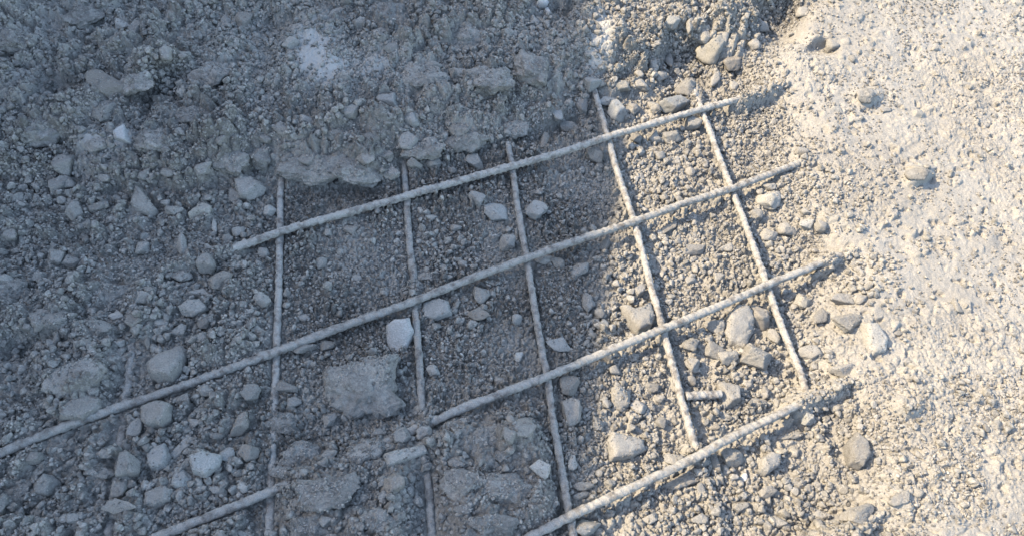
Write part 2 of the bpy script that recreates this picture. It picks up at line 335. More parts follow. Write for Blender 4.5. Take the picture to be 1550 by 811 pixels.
# ------------------------------------------------------------------ the steel mesh as geometry
def bar_mesh(Q, r, seed, ribs=True):
    rng = np.random.default_rng(seed)
    s = np.arange(0, Q[-1, 4], 0.0016); x, y, z = (np.interp(s, Q[:, 4], Q[:, k]) for k in (0, 1, 2))
    n = len(s); K = 20; T = np.stack([np.gradient(x), np.gradient(y), np.gradient(z)], -1); T /= np.linalg.norm(T, axis=1)[:, None]
    N = np.cross(np.tile([0, 0, 1.0], (n, 1)), T); N /= np.linalg.norm(N, axis=1)[:, None]; Bn = np.cross(T, N)
    th = np.linspace(0, 2 * math.pi, K, endpoint=False); SS, TH = np.meshgrid(s, th, indexing='ij')
    slant = np.where(np.sin(TH) > 0, 1, -1) * 0.0022 * np.cos(TH)
    rib = 1.5 * np.exp(-(((SS + slant) % 0.0105 - 0.00525) / 0.0016) ** 2) * np.clip(np.abs(np.sin(TH)) * 2.2 - .2, 0, 1)
    worn = 0.5 + 0.9 * vnoise(SS / 0.05, TH * 0 + seed, 81)
    rr = r * 0.93 + 0.0007 * rib * worn + 0.0013 * (vnoise(SS / 0.009, (np.cos(TH) + 2) * 1.3 + seed, 82) - .4) + 0.0013 * (vnoise(SS / 0.0042, (np.sin(TH) + 3) * 2.1 + (np.cos(TH)) * 2 + seed, 83) - .5)
    rr += 0.0022 * np.clip(vnoise(SS / 0.022, (np.cos(TH + 1) + 2) * 1.1 + seed * 3, 84) - .72, 0, 1) * 3 * (np.cos(TH - math.pi / 2) > -.2)
    C = np.stack([x, y, z], -1)
    Vv = C[:, None] + rr[..., None] * (np.cos(TH)[..., None] * N[:, None] + np.sin(TH)[..., None] * Bn[:, None])
    Vv = np.concatenate([Vv.reshape(-1, 3), C[:1], C[-1:]])
    i = np.arange(n - 1)[:, None] * K; j = np.arange(K)[None]; j2 = (j + 1) % K
    Fq = np.stack([i + j, i + K + j, i + K + j2, i + j2], -1).reshape(-1, 4)
    a = n * K; cap0 = np.array([[a, q, (q + 1) % K, (q + 1) % K] for q in range(K)])
    return Vv, Fq, n, K
mesh_root = bpy.data.objects.new('reinforcing_mesh', None); col.objects.link(mesh_root)
mesh_root.location = at(424, 352, 0)
tag(mesh_root, 'grid of cement-crusted ribbed steel bars lying half buried in the rubble', 'steel mesh')
def add_bar(name, Q, r, seed):
    Vv, Fq, n, K = bar_mesh(Q, r, seed); Vv = Vv - np.array(mesh_root.location)
    me = bpy.data.meshes.new(name)
    faces = Fq.tolist() + [tuple(range(K))] + [tuple(range(n * K - 1, (n - 1) * K - 1, -1))]
    me.from_pydata(Vv[:-2].tolist(), [], faces); me.polygons.foreach_set('use_smooth', np.ones(len(faces), bool)); me.update()
    return link(name, me, M_bar, mesh_root)
LB = ['top bar running lengthwise, cleared along most of its length', 'longest bar, exposed from the left edge to the smooth dirt',
      'bar that dips under the crusted lumps and comes out again', 'bottom bar thickly caked with pale cement', None]
for i, Q in enumerate(longs):
    o = add_bar('lengthwise_bar', Q, R_LONG, i)
    if LB[i]: o['label'] = LB[i]
for i, Q in enumerate(crosses): add_bar('cross_bar', Q, R_CROSS, 30 + i)

# ------------------------------------------------------------------ stones
def ico(sub):
    import bmesh
    bm = bmesh.new(); bmesh.ops.create_icosphere(bm, subdivisions=sub, radius=1)
    v = np.array([q.co[:] for q in bm.verts]); v /= np.linalg.norm(v, axis=1)[:, None]
    f = np.array([[q.index for q in p.verts] for p in bm.faces]); bm.free(); return v, f
ICO = {s: ico(s) for s in (2, 3, 4, 5, 6)}
def stone_verts(kind, sub, rng, rough=0.05):
    v, f = ICO[sub]
    K, p, jit = {'a': (7, 34, .38), 'r': (11, 20, .30), 's': (7, 30, .3), 'l': (7, 26, .3), 'c': (12, 16, .3)}[kind]
    nrm = rng.normal(size=(K, 3)); nrm /= np.linalg.norm(nrm, axis=1)[:, None]
    # keep normals apart
    for _ in range(12):
        g = nrm[:, None] - nrm[None]; dd = (g ** 2).sum(-1) + np.eye(K); nrm += 0.03 * (g / dd[..., None] ** 1.5).sum(1) / K * 4; nrm /= np.linalg.norm(nrm, axis=1)[:, None]
    nrm = np.concatenate([nrm, [[0, 0, 1], [0, 0, -1]]]) if kind in 'as' else nrm
    a = 1 - jit * rng.random(len(nrm))
    c = np.clip(v @ nrm.T, 0, None) / a
    r = (c ** p).sum(1) ** (-1 / p)
    r = np.clip(r, 0, 1.5)
    P = v * r[:, None]; off = rng.random(3) * 50
    P = P * (1 + rough * (n3(P + off, .55, 5) * .8 + n3(P + off, .22, 6) * .6 + n3(P + off, .09, 7) * .45))[:, None]
    ext = P.max(0) - P.min(0); return (P - (P.max(0) + P.min(0)) / 2) / ext * 2, f      # fills -1..1
MATS = {'g': M_stone, 'c': M_cool, 'b': M_brown, 'y': M_yellow, 'p': M_pale, 'w': M_white, 'd': M_ground}
# u, v, width, height, turn (degrees, anticlockwise), kind, tone, landmark phrase or None
S = [
 # ---- upper left heap
 (162,135,50,30,-32,'s','b','the brownish slab near the top left'), (162,170,38,36,-10,'c','g',None), (97,250,32,32,0,'r','g','the round pebble by the left edge'),
 (101,280,30,20,10,'r','g',None), (103,83,20,22,0,'r','g',None), (186,41,24,16,10,'a','p',None), (207,53,25,26,0,'a','g',None), (185,70,22,16,0,'r','g',None),
 (221,114,15,13,0,'a','p',None), (280,90,24,15,15,'a','g',None), (369,36,28,26,0,'r','b','the dark pebble at the top edge'), (342,38,18,18,0,'r','g',None),
 (262,30,15,19,0,'a','g',None), (248,90,28,20,0,'r','g',None), (248,154,30,14,5,'a','b',None), (187,211,30,28,20,'a','w','the white lump in the upper left heap'),
 (148,222,38,22,5,'c','g',None), (309,259,27,18,0,'r','g',None), (440,72,26,16,10,'a','p','the pale chip beside the smooth patch'), (520,121,25,18,-10,'a','g',None),
 (513,105,10,10,0,'r','p',None), (594,79,20,14,30,'a','g',None), (505,28,44,12,35,'l','g','the long ridge stone above the smooth patch'),
 (587,157,32,22,-8,'a','c','the flat grey stone on the heap'), (620,186,28,18,0,'a','c',None), (464,186,18,18,-45,'l','p','the pale sliver on the heap'),
 (618,218,30,30,0,'r','g','the rounded lump above the top bar'), (656,248,28,18,-5,'r','g',None), (647,231,16,14,0,'r','b',None), (628,247,24,18,0,'a','g',None),
 (718,247,30,20,-10,'a','g',None), (694,197,36,26,-10,'c','g',None), (713,52,12,9,0,'r','w','the small white pebble on the heap'), (770,53,19,14,0,'r','g',None),
 (546,43,20,14,0,'a','g',None), (577,50,26,10,10,'a','g',None), (653,102,30,14,5,'a','g',None), (694,114,30,14,-20,'a','g',None), (532,173,30,18,10,'a','g',None),
 (685,259,16,12,0,'r','g',None), (345,180,18,12,20,'a','g',None), (400,210,22,14,-20,'c','g',None), (335,215,18,14,0,'a','g',None),
 (450,262,36,22,5,'c','g',None), (490,271,38,20,-5,'c','g','the wide lump on the lip over the first opening'), (526,268,30,20,0,'c','g',None), (560,276,34,20,5,'c','g',None), (592,264,28,20,0,'c','g',None), (468,240,32,20,0,'c','g',None),
 (512,243,34,22,8,'c','g',None), (552,240,30,20,-8,'c','g',None), (437,240,24,20,0,'c','g',None), (585,236,24,18,0,'c','g',None), (505,205,34,20,0,'c','g',None), (430,200,30,20,10,'c','g',None), (560,210,28,18,0,'c','g',None),
 (468,258,96,46,-4,'c','d','the bulging crust above the first opening'), (545,262,84,44,6,'c','d','the bulging crust left of the second cross bar'), (402,236,60,44,0,'c','d',None), (640,226,62,36,-8,'c','d','the crusty bulge right of the second cross bar'),
 (705,215,70,34,10,'c','d',None), (770,196,56,30,5,'c','d',None), (320,120,70,44,15,'c','d',None), (60,200,76,40,10,'c','d','the crusty swelling near the left edge'), (300,180,66,36,-10,'c','d',None), (205,130,60,36,0,'c','d',None),
 (640,120,80,44,-15,'c','d','the crusty swelling high in the heap'), (740,120,70,44,10,'c','d',None), (810,110,56,50,20,'c','d',None), (350,250,56,34,10,'c','d',None), (30,60,70,44,0,'c','d',None), (130,30,66,34,10,'c','d',None),
 (590,25,74,36,-5,'c','d',None), (700,60,64,36,0,'c','d',None), (240,215,64,36,0,'c','d',None), (20,440,60,34,0,'c','d',None), (170,440,60,32,10,'c','d',None),
 # ---- top middle
 (808,33,15,17,0,'r','p','the pale pebble at the shade edge'), (820,8,14,16,40,'a','w',None), (829,20,9,12,0,'a','w',None), (1076,83,44,28,-5,'a','y','the big ochre block'),
 (1105,100,26,20,0,'r','b',None), (1064,60,20,18,0,'a','g',None), (1096,60,18,20,0,'r','g',None), (1038,137,32,26,10,'r','g','the rounded stone above the last crossing'),
 (1020,160,42,22,20,'a','c','the smooth grey wedge touching the top bar'), (991,164,19,20,0,'r','g',None), (970,131,20,16,0,'r','g',None), (938,133,28,17,0,'r','y','the oval sunlit pebble'),
 (920,153,38,18,10,'s','c','the flat grey stone beside the upright stub'), (934,174,32,24,-25,'a','c',None), (958,167,19,18,0,'r','g',None), (896,130,26,22,10,'a','c',None),
 (881,164,20,18,0,'a','g',None), (860,158,14,12,0,'r','g',None), (862,191,32,14,-5,'s','g',None), (900,238,26,22,0,'r','b','the brown lump under the top bar'),
 (906,252,14,10,0,'r','b',None), (963,211,17,18,0,'r','g',None), (989,209,18,17,0,'a','g',None), (1015,208,28,18,0,'a','g',None), (1046,191,24,20,20,'a','g',None),
 (998,238,15,12,0,'a','g',None), (843,178,18,22,0,'r','c',None), (1012,91,14,26,-10,'r','g',None), (988,100,14,18,0,'r','g',None), (967,114,14,12,0,'r','g',None),
 (1081,124,14,24,-15,'a','g',None), (1110,131,14,16,0,'r','g',None), (1015,36,22,15,0,'a','c','the bluish chip near the dark hollow'), (1043,41,11,24,-15,'l','g',None),
 (825,213,11,26,-15,'l','b',None), (1000,118,18,14,0,'r','g',None), (1140,72,16,14,0,'a','g',None), (1155,40,18,16,0,'r','g',None), (1212,22,16,14,0,'a','g',None),
 # ---- right, smooth dirt
 (1257,72,18,14,0,'a','g','the small block in the dark dent'), (1288,92,12,10,0,'r','g',None), (1322,129,12,9,0,'r','g',None), (1307,150,28,16,-5,'r','g','the low stone sunk in smooth dirt'), (1340,168,15,8,15,'s','g',None),
 (1386,266,34,20,-5,'r','g','the lone stone in the smooth dirt'), (1212,232,17,11,0,'a','g',None), (1448,463,12,20,0,'r','g',None), (1490,648,12,14,0,'r','b','the brown pebble far right'), (1508,644,22,14,0,'r','g',None),
 # ---- left
 (215,303,40,32,-40,'a','g','the wedge stone left of the mesh'), (117,323,32,24,35,'a','g',None), (150,315,28,16,0,'r','g',None), (93,284,38,22,25,'a','g',None),
 (17,358,30,18,0,'r','g','the half-sunk pebble at the left edge'), (380,291,46,38,0,'r','g','the big round lump beside the first cross bar'), (357,299,22,26,0,'r','g',None), (304,322,32,26,0,'r','y',None), (266,320,28,16,0,'a','g',None),
 (325,344,9,26,15,'l','p','the slender pale splinter'), (276,373,16,34,8,'l','g','the long upright stone'), (217,377,24,24,0,'a','g',None), (345,363,20,18,0,'r','g',None), (362,352,16,22,-20,'l','g',None),
 (86,391,24,24,0,'a','g',None), (105,396,26,20,-15,'a','g',None), (137,398,12,8,0,'a','p',None), (314,401,28,26,0,'a','g','the blocky stone above the ball stone'), (335,429,34,30,0,'r','b','the ball-shaped stone'), (304,445,34,14,-8,'a','p',None),
 (216,451,30,15,8,'a','g',None), (295,469,42,22,15,'a','g',None), (276,418,32,22,0,'c','g',None), (70,480,64,30,8,'c','g','the broad slab at the far left'), (148,493,42,20,-8,'c','g',None),
 (178,480,22,17,-20,'a','p',None), (204,488,25,22,0,'a','b',None), (242,491,24,15,0,'a','g',None), (269,501,27,20,0,'a','g',None), (307,513,30,20,-8,'a','g','the flat-topped stone above the long bar'),
 (309,491,20,17,0,'r','b',None), (224,517,10,28,5,'l','b',None), (252,548,60,44,25,'a','g','the large tilted block'), (7,422,22,12,0,'r','g',None), (397,455,26,22,0,'a','g',None),
 (400,384,18,16,0,'r','g',None), (60,420,26,16,10,'a','g',None), (25,300,22,18,0,'c','g',None), (160,272,22,14,0,'a','g',None), (218,268,18,14,0,'r','g',None), (255,262,22,16,0,'c','g',None),
 # ---- left bottom
 (110,568,96,44,18,'c','g','the big hump above the long bar'), (120,616,62,34,18,'r','g','the smooth rounded slab on the long bar'), (235,623,50,36,8,'a','g','the brick-like stone under the long bar'), (207,648,20,32,-10,'a','g',None), (228,652,17,14,0,'r','g',None),
 (314,593,30,20,-8,'r','g',None), (380,598,30,28,0,'a','g',None), (278,609,24,20,20,'a','g',None), (52,693,28,19,8,'a','g','the small block near the left edge'), (240,689,38,38,5,'a','c','the square bluish stone'), (276,680,38,18,42,'a','p','the tilted shard beside the square stone'),
 (310,702,50,38,10,'s','c','the flat five-sided stone'), (276,727,34,38,-30,'r','c',None), (197,704,36,38,10,'a','g',None), (181,740,28,32,0,'r','g',None), (240,752,54,32,22,'r','g','the smooth oval stone at bottom left'),
 (183,768,52,24,-18,'a','g',None), (29,743,50,34,-10,'c','g','the crusty lump at bottom left'), (72,735,36,34,0,'a','g',None), (3,762,26,34,0,'r','g',None), (365,645,24,48,-30,'a','b','the tilted brown stone'),
 (376,687,28,28,0,'a','b',None), (345,690,24,24,0,'a','c',None), (369,738,26,20,0,'a','p',None), (152,714,42,22,0,'c','g',None), (158,687,28,16,-8,'r','g',None), (330,742,22,16,0,'a','g',None),
 (110,785,22,16,0,'a','g',None), (60,790,20,14,10,'a','g',None), (295,640,22,16,-10,'a','g',None), (330,660,18,14,0,'r','g',None),
 # ---- openings, shaded
 (603,508,42,44,25,'a','w','the white angular stone'), (530,349,20,14,-10,'r','g',None), (496,353,14,12,0,'r','g',None), (487,399,18,19,0,'r','g','the lone pebble in the first opening'), (751,322,40,30,-20,'s','c','the flat bluish stone in the top opening'),
 (722,301,26,20,-35,'a','c',None), (767,370,26,26,-30,'r','g',None), (729,449,26,26,0,'r','g',None), (724,477,34,24,0,'r','b','the brownish lump in the middle row'), (660,467,46,28,-5,'s','c','the flat slab under the long bar'),
 (642,418,28,14,-10,'c','g',None), (463,527,36,20,5,'r','g','the smooth oval under the long bar'), (496,523,22,20,0,'r','b',None), (408,320,20,18,0,'r','p',None), (573,320,12,12,0,'r','g',None), (653,330,20,10,0,'s','g',None),
 (812,320,28,30,-30,'s','c',None), (876,408,32,24,0,'r','g','the lumpy stone in the penumbra'), (822,394,28,14,0,'r','b',None), (845,399,26,18,-10,'r','b',None), (845,522,40,24,-8,'s','c','the grey brick-shaped stone right of the third cross bar'),
 (783,484,18,16,0,'a','g',None), (785,541,15,17,0,'a','p',None), (690,345,16,12,0,'a','g',None), (700,400,14,12,0,'r','g',None), (540,420,16,12,0,'c','g',None), (460,480,18,12,0,'c','g',None),
 # ---- openings, sunlit
 (891,456,19,36,0,'s','g','the upright slab at the shade edge'), (966,477,46,46,20,'a','g','the square block in the sunlit opening'), (965,440,22,24,-30,'a','g',None), (1122,490,44,56,-5,'r','g','the biggest boulder'), (1081,494,28,24,0,'r','g',None),
 (1080,533,28,32,20,'a','g',None), (1043,524,24,26,0,'r','g',None), (1143,541,46,40,0,'a','g','the squat block below the biggest boulder'), (1150,482,34,34,0,'a','b',None), (915,370,18,20,0,'r','b',None), (1012,346,26,14,35,'a','b','the tilted dark stone under the long bar'),
 (1053,378,36,16,5,'s','g',None), (908,474,18,17,0,'r','g',None), (1143,327,20,16,0,'a','g',None), (1165,305,34,28,10,'r','p','the rounded stone right of the last cross bar'), (1220,341,26,20,20,'a','p','the bright wedge at the dirt edge'),
 (1190,350,26,18,0,'a','g',None), (1243,344,20,18,0,'a','g',None), (1164,284,20,12,0,'r','g',None), (1163,357,24,18,0,'r','g',None), (1280,490,48,36,20,'r','g','the large rounded stone right of the mesh'), (1326,510,40,40,-50,'a','p','the pale wedge with one dark side'),
 (1215,457,28,22,0,'r','y',None), (1240,481,22,32,-30,'a','g',None), (1270,457,34,24,10,'a','g',None), (1302,453,17,14,30,'r','g',None), (1170,508,18,28,0,'a','g',None), (1357,505,16,9,10,'r','g',None), (1222,536,32,22,0,'a','g',None),
 (1275,562,36,24,20,'a','g','the wedge where the bottom bar vanishes'), (1100,375,20,14,0,'a','g',None), (1090,420,18,14,0,'a','g',None), (1045,425,16,12,0,'a','g',None), (1005,300,14,12,0,'r','g',None), (1045,262,16,14,0,'a','g',None),
 # ---- bottom centre
 (545,574,112,80,8,'c','g','the big broken concrete chunk'), (445,610,24,20,0,'r','g',None), (435,587,34,16,-15,'a','g',None), (499,634,20,28,0,'a','g',None), (614,690,64,24,10,'s','p','the tilted slab on the crusted lumps'), (594,736,36,44,0,'a','b','the brown block under the tilted slab'),
 (656,561,24,22,-30,'a','p','the pale pebble right of the second cross bar'), (497,690,30,22,25,'r','g',None), (608,663,28,26,20,'a','g',None), (573,655,22,16,0,'a','g',None), (770,659,22,26,-15,'a','g',None), (756,576,15,12,0,'r','g',None),
 (494,789,22,20,0,'r','g','the round knob at the bottom edge'), (552,781,20,17,0,'r','g',None), (487,736,18,22,-20,'a','g',None), (425,714,36,26,0,'c','g',None), (530,597,24,16,0,'c','g',None), (642,656,26,24,0,'r','g',None),
 (700,640,26,16,15,'c','g',None), (730,660,40,24,15,'c','g',None), (690,700,30,24,0,'c','g',None), (760,690,26,22,0,'c','g',None), (740,735,24,20,0,'c','g',None), (590,790,24,18,0,'c','g',None), (700,770,26,20,0,'c','g',None), (450,760,24,18,0,'c','g',None),
 (462,690,84,52,20,'c','d','the swollen crust over the third long bar'), (560,680,66,34,22,'c','d',None), (500,745,104,66,15,'c','d','the largest lump of the bottom heap'), (470,800,70,40,0,'c','d',None), (575,790,60,44,0,'c','d',None),
 (735,665,92,44,18,'c','d','the crust between the second and third cross bars'), (700,735,64,54,0,'c','d',None), (770,740,70,56,0,'c','d','the lump left of the third cross bar'), (745,795,80,40,0,'c','d',None), (430,640,50,40,0,'c','d',None),
 # ---- bottom right
 (862,586,32,32,0,'a','b','the brown block below the fourth opening bar'), (865,628,32,44,0,'a','g','the tall block beside the third cross bar'), (791,650,34,34,-20,'r','g',None), (775,640,18,20,0,'a','g',None), (817,710,32,26,-25,'a','p','the stone with a pale tip'), (946,676,62,38,-8,'a','g','the wide block in the bottom opening'),
 (867,700,16,28,-15,'l','p','the pointed pale shard'), (884,736,32,14,-5,'r','g',None), (880,750,26,12,15,'r','g',None), (889,798,42,28,10,'a','g','the block under the bottom bar end'), (1029,729,54,24,14,'r','b','the brown loaf-shaped stone'), (1060,740,14,22,-20,'s','g',None),
 (1102,600,34,44,-5,'a','g','the chunk at the end of the stub'), (1126,722,10,16,-10,'a','w','the tiny white chip'), (1046,551,24,24,-20,'a','g',None), (1046,576,14,16,0,'r','g',None), (1100,541,30,24,0,'a','g',None), (941,600,30,46,0,'c','g',None), (1019,697,30,20,0,'a','g',None),
 (1080,698,18,36,0,'a','b',None), (1108,693,32,30,0,'a','g',None), (967,617,28,22,0,'r','g',None), (1081,646,15,10,10,'s','b',None), (1165,700,34,38,20,'a','g','the faceted stone with a shaded side'), (1300,680,34,56,0,'a','g','the tall stone casting a sharp shadow'),
 (1298,782,50,34,15,'a','g','the blunt stone at the bottom right'), (1357,755,32,22,15,'a','g',None), (1388,746,16,17,0,'r','g',None), (1220,635,24,22,-30,'a','c',None), (1267,614,24,20,0,'c','g',None), (1195,659,42,14,10,'c','g',None), (1202,684,16,16,-20,'a','y',None),
 (1000,640,18,22,0,'a','g',None), (985,585,22,18,0,'r','g',None), (905,640,20,26,0,'c','g',None), (1150,610,24,18,0,'c','g',None), (1160,745,26,20,0,'a','g',None), (1120,765,24,20,0,'a','g',None), (1210,730,24,20,0,'c','g',None),
 (1060,785,28,20,0,'a','g',None), (985,785,26,20,10,'a','g',None), (1240,780,30,22,0,'c','g',None), (1180,790,22,18,0,'a','g',None), (930,560,18,14,0,'a','g',None),
]
OUTL = {   # traced outlines of the blocks with the most telling shapes, and their thickness in metres
 (545,574): ([(492,562),(516,549),(545,546),(560,541),(599,537),(602,560),(595,588),(606,606),(585,622),(560,616),(530,632),(500,612),(484,592)], .036),
 (252,548): ([(221,550),(238,531),(274,518),(282,527),(276,556),(262,577),(236,574),(224,568)], .034),
 (603,508): ([(584,493),(598,487),(621,485),(628,503),(616,521),(597,530),(586,520)], .026),
 (1122,490): ([(1100,478),(1112,462),(1135,463),(1144,480),(1141,505),(1129,523),(1108,517),(1099,500)], .034),
 (966,477): ([(940,458),(955,466),(972,464),(986,455),(992,480),(984,496),(965,504),(953,488)], .028),
 (614,690): ([(580,688),(602,681),(641,672),(648,683),(622,694),(586,708)], .011),
 (946,676): ([(919,668),(925,652),(945,656),(978,663),(981,680),(956,692),(925,695)], .024),
 (310,702): ([(286,690),(308,681),(335,688),(333,703),(312,722),(291,716)], .020),
 (235,623): ([(210,611),(236,603),(259,611),(257,634),(244,644),(222,643),(212,634)], .026),
 (1326,510): ([(1306,490),(1322,489),(1346,514),(1342,530),(1325,536),(1313,522)], .026),
 (240,689): ([(221,676),(250,669),(257,690),(252,708),(228,710),(220,700)], .024),
 (240,752): ([(214,765),(218,745),(246,733),(266,739),(258,758),(232,768)], .024),
 (1300,680): ([(1284,668),(1296,652),(1312,664),(1318,690),(1306,708),(1288,700)], .032),
 (1165,700): ([(1150,694),(1166,682),(1182,688),(1180,704),(1160,718),(1150,712)], .028),
 (660,467): ([(640,458),(664,452),(680,459),(684,476),(660,482),(642,477)], .016),
 (120,616): ([(90,632),(96,608),(122,594),(150,600),(152,614),(124,634)], .016),
 (110,568): ([(60,588),(72,566),(104,546),(140,545),(160,558),(148,574),(112,590),(80,600)], .018),
 (70,480): ([(38,478),(60,464),(98,466),(104,478),(84,492),(50,494)], .016),
 (215,303): ([(196,308),(206,284),(216,290),(238,316),(226,324),(204,318)], .024)}
def outline_verts(poly, hz, z, sub, rng, rough):
    W = np.array([at(a, b, z)[:2] for a, b in poly]); c = W.mean(0); D = W - c
    ang = np.arctan2(D[:, 1], D[:, 0]); 
    v, f = ICO[sub]; th = np.arctan2(v[:, 1], v[:, 0]); r = np.full(len(v), 1e9)
    for k in range(len(D)):      # distance to the outline along every direction
        a, b = D[k], D[(k + 1) % len(D)]; e = b - a; dx, dy = np.cos(th), np.sin(th)
        den = dx * e[1] - dy * e[0]; den = np.where(abs(den) < 1e-9, 1e-9, den)
        t = (a[0] * e[1] - a[1] * e[0]) / den; q = (a[0] * dy - a[1] * dx) / den
        r = np.where((t > 0) & (q >= -1e-6) & (q <= 1 + 1e-6), np.minimum(r, t), r)
    r = np.where(r > 1, np.linalg.norm(D, axis=1).mean(), r)
    rho = np.hypot(v[:, 0], v[:, 1]); k = rho ** .42 * (1 - .10 * np.clip(v[:, 2], 0, 1) ** .5)
    zz = np.sign(v[:, 2]) * abs(v[:, 2]) ** .5
    P = np.stack([np.cos(th) * r * k, np.sin(th) * r * k, zz * hz], -1)
    tl = rng.normal(0, .22, 2); P[:, 2] += np.where(zz > 0, 1, 0) * (tl[0] * P[:, 0] + tl[1] * P[:, 1]) * zz
    off = rng.random(3) * 50; s_ = r.mean()
    P *= (1 + rough * (n3(P / s_ + off, .8, 5) + .7 * n3(P / s_ + off, .35, 6) + .45 * n3(P / s_ + off, .14, 7)))[:, None]
    return P, f, c
def place(u, v):
    z = 0.0
    for _ in range(5):
        p = at(u, v, z); z = 0.6 * z + 0.4 * float(np.mean(hgt(p[0] + np.array([0, .006, -.006, 0, 0]), p[1] + np.array([0, 0, 0, .006, -.006]))))
    return p[0], p[1], z
occ = []; grit_pts = []
records = []
for i, (u, v, w, h, ang, kind, tone, phrase) in enumerate(S):
    rng = np.random.default_rng(1000 + i)
    x, y, z = place(u, v)
    a = math.radians(ang); e1 = at(u + math.cos(a), v - math.sin(a), z) - at(u, v, z); e2 = at(u - math.sin(a), v - math.cos(a), z) - at(u, v, z)
    sx = np.linalg.norm(e1) * w / 2; sy = np.linalg.norm(e2) * h / 2 * 0.88
    hz = {'a': .78, 'r': .80, 's': .42, 'l': .8, 'c': .62 if w < 50 else .5}[kind] * min(sx, sy) * rng.uniform(.9, 1.15)
    if u == 603: hz = min(sx, sy) * .95
    sink = {'a': .30, 'r': .35, 's': .15, 'l': .2, 'c': .45}[kind]
    sub = 6 if w > 80 else (5 if w > 44 else (4 if w > 18 else 3))
    rough = .07 if kind in 'asl' else (.13 if kind == 'c' else .08)
    if (u, v) in OUTL:
        poly, th_ = OUTL[(u, v)]; hz = th_ / 2; z -= 0.0015
        P, f, c_ = outline_verts(poly, hz, z + hz * .8, max(sub, 5), rng, rough * (.95 if w > 105 else .8)); x, y = c_; sx = sy = 1 / 1.04; P = P / np.array([1, 1, hz]); e1 = np.array([1., 0, 0])
    else:
        P, f = stone_verts(kind, sub, rng, rough)
    P = P * 1.04 * np.array([sx, sy, hz]); yaw = math.atan2(e1[1], e1[0]); tx, ty = rng.normal(0, .14 if (u, v) not in OUTL else .03, 2); sx, sy = (sx, sy) if (u, v) not in OUTL else (P[:, 0].max(), P[:, 1].max())
    Rm = np.array(Matrix.Rotation(yaw, 3, 'Z') @ Matrix.Rotation(tx, 3, 'X') @ Matrix.Rotation(ty, 3, 'Y'))
    P = P @ Rm.T
    if max(sx, sy) > 0.011:   # crust of dust and grit on larger ones
        nn = P / (np.linalg.norm(P, axis=1)[:, None] + 1e-9); g = n3(P + i, .0075, 10) * .6 + n3(P + i, .0042, 11) * .5 + n3(P + i, .0022, 12) * .4
        P = P + nn * (n3(P + i, .016, 9) * (.8 if kind == 'c' else .25) * (3.2 if kind == 'c' and w > 50 else 1) + g * (2 if kind == 'c' and w > 50 else 1))[:, None] * (0.0018 if kind in 'cr' or w > 80 else 0.0010)
    name = 'concrete_chunk' if (w > 105 or tone == 'd') else ('pebble' if max(w, h) < 20 and kind == 'r' else 'stone')
    me = mesh_np(name, P, f); o = link(name, me, M_lump if tone == 'd' or w > 105 else MATS[tone])
    if max(w, h) > 22 and tone != 'w':
        nr = P / (np.linalg.norm(P, axis=1)[:, None] + 1e-9); up = np.where(P[:, 2] > 0.45 * P[:, 2].max())[0]
        ng = int(w * h / {'c': 28, 'r': 90, 'a': 75, 's': 80, 'l': 120}[kind]); ng = min(ng, 400)
        for k in rng.choice(up, min(ng, len(up)), replace=False):
            grit_pts.append((P[k] + [x, y, z + hz * (1 - 2 * sink)], np.array([0, 0, 1.]), 0.0009 * (2.6 if kind == 'c' else 1.7) ** (rng.random() ** 1.5)))
    zc = z + hz * (1 - 2 * sink); o.location = (x, y, zc)
    occ.append((x, y, max(sx, sy))); records.append(dict(o=o, u=u, v=v, w=w, h=h, kind=kind, tone=tone, phrase=phrase))

# further small stones among the traced ones
def density(u, v):
    mm_ = masks(np.array([u], float), np.array([v], float)); t = float(mm_['top'][0]); r = float(mm_['right'][0])
    if r > .5: return 0.05 if v < 420 else .25
    if t > 10: return .55
    if u < 400: return 1.0
    if 385 < u < 860 and v > 640: return .6
    if u > 860: return .95
    return .22
rng = np.random.default_rng(7); tries = 0; pend = []
while len(S) + len(pend) < 345 and tries < 20000:
    tries += 1; u = rng.uniform(6, 1545); v = rng.uniform(6, 805)
    if rng.random() > density(u, v): continue
    x, y, z = place(u, v); sz = rng.uniform(.0052, .0085)
    if near_bar(x, y) < sz + .009 or any((x - a) ** 2 + (y - b) ** 2 < (c + sz) ** 2 for a, b, c in occ): continue
    occ.append((x, y, sz)); pend.append((u, v, x, y, z, sz))
for i, (u, v, x, y, z, sz) in enumerate(pend):
    rg = np.random.default_rng(5000 + i); kind = rg.choice(list('aarrc')); P, f = stone_verts(kind, 3, rg, .07)
    s3 = np.array([sz * rg.uniform(.95, 1.3), sz * rg.uniform(.7, 1), sz * rg.uniform(.6, .85)])
    P = (P * s3) @ np.array(Matrix.Rotation(rg.uniform(0, 6.28), 3, 'Z') @ Matrix.Rotation(rg.normal(0, .3), 3, 'X')).T
    tone = rg.choice(list('gggggbcp'), p=[.17, .17, .17, .15, .1, .1, .08, .06]); name = 'pebble' if kind == 'r' else 'stone'
    o = link(name, mesh_np(name, P, f), MATS[tone]); o.location = (x, y, z + s3[2] * .35)
    records.append(dict(o=o, u=u, v=v, w=sz * 2000, h=sz * 1700, kind=kind, tone=tone, phrase=None))

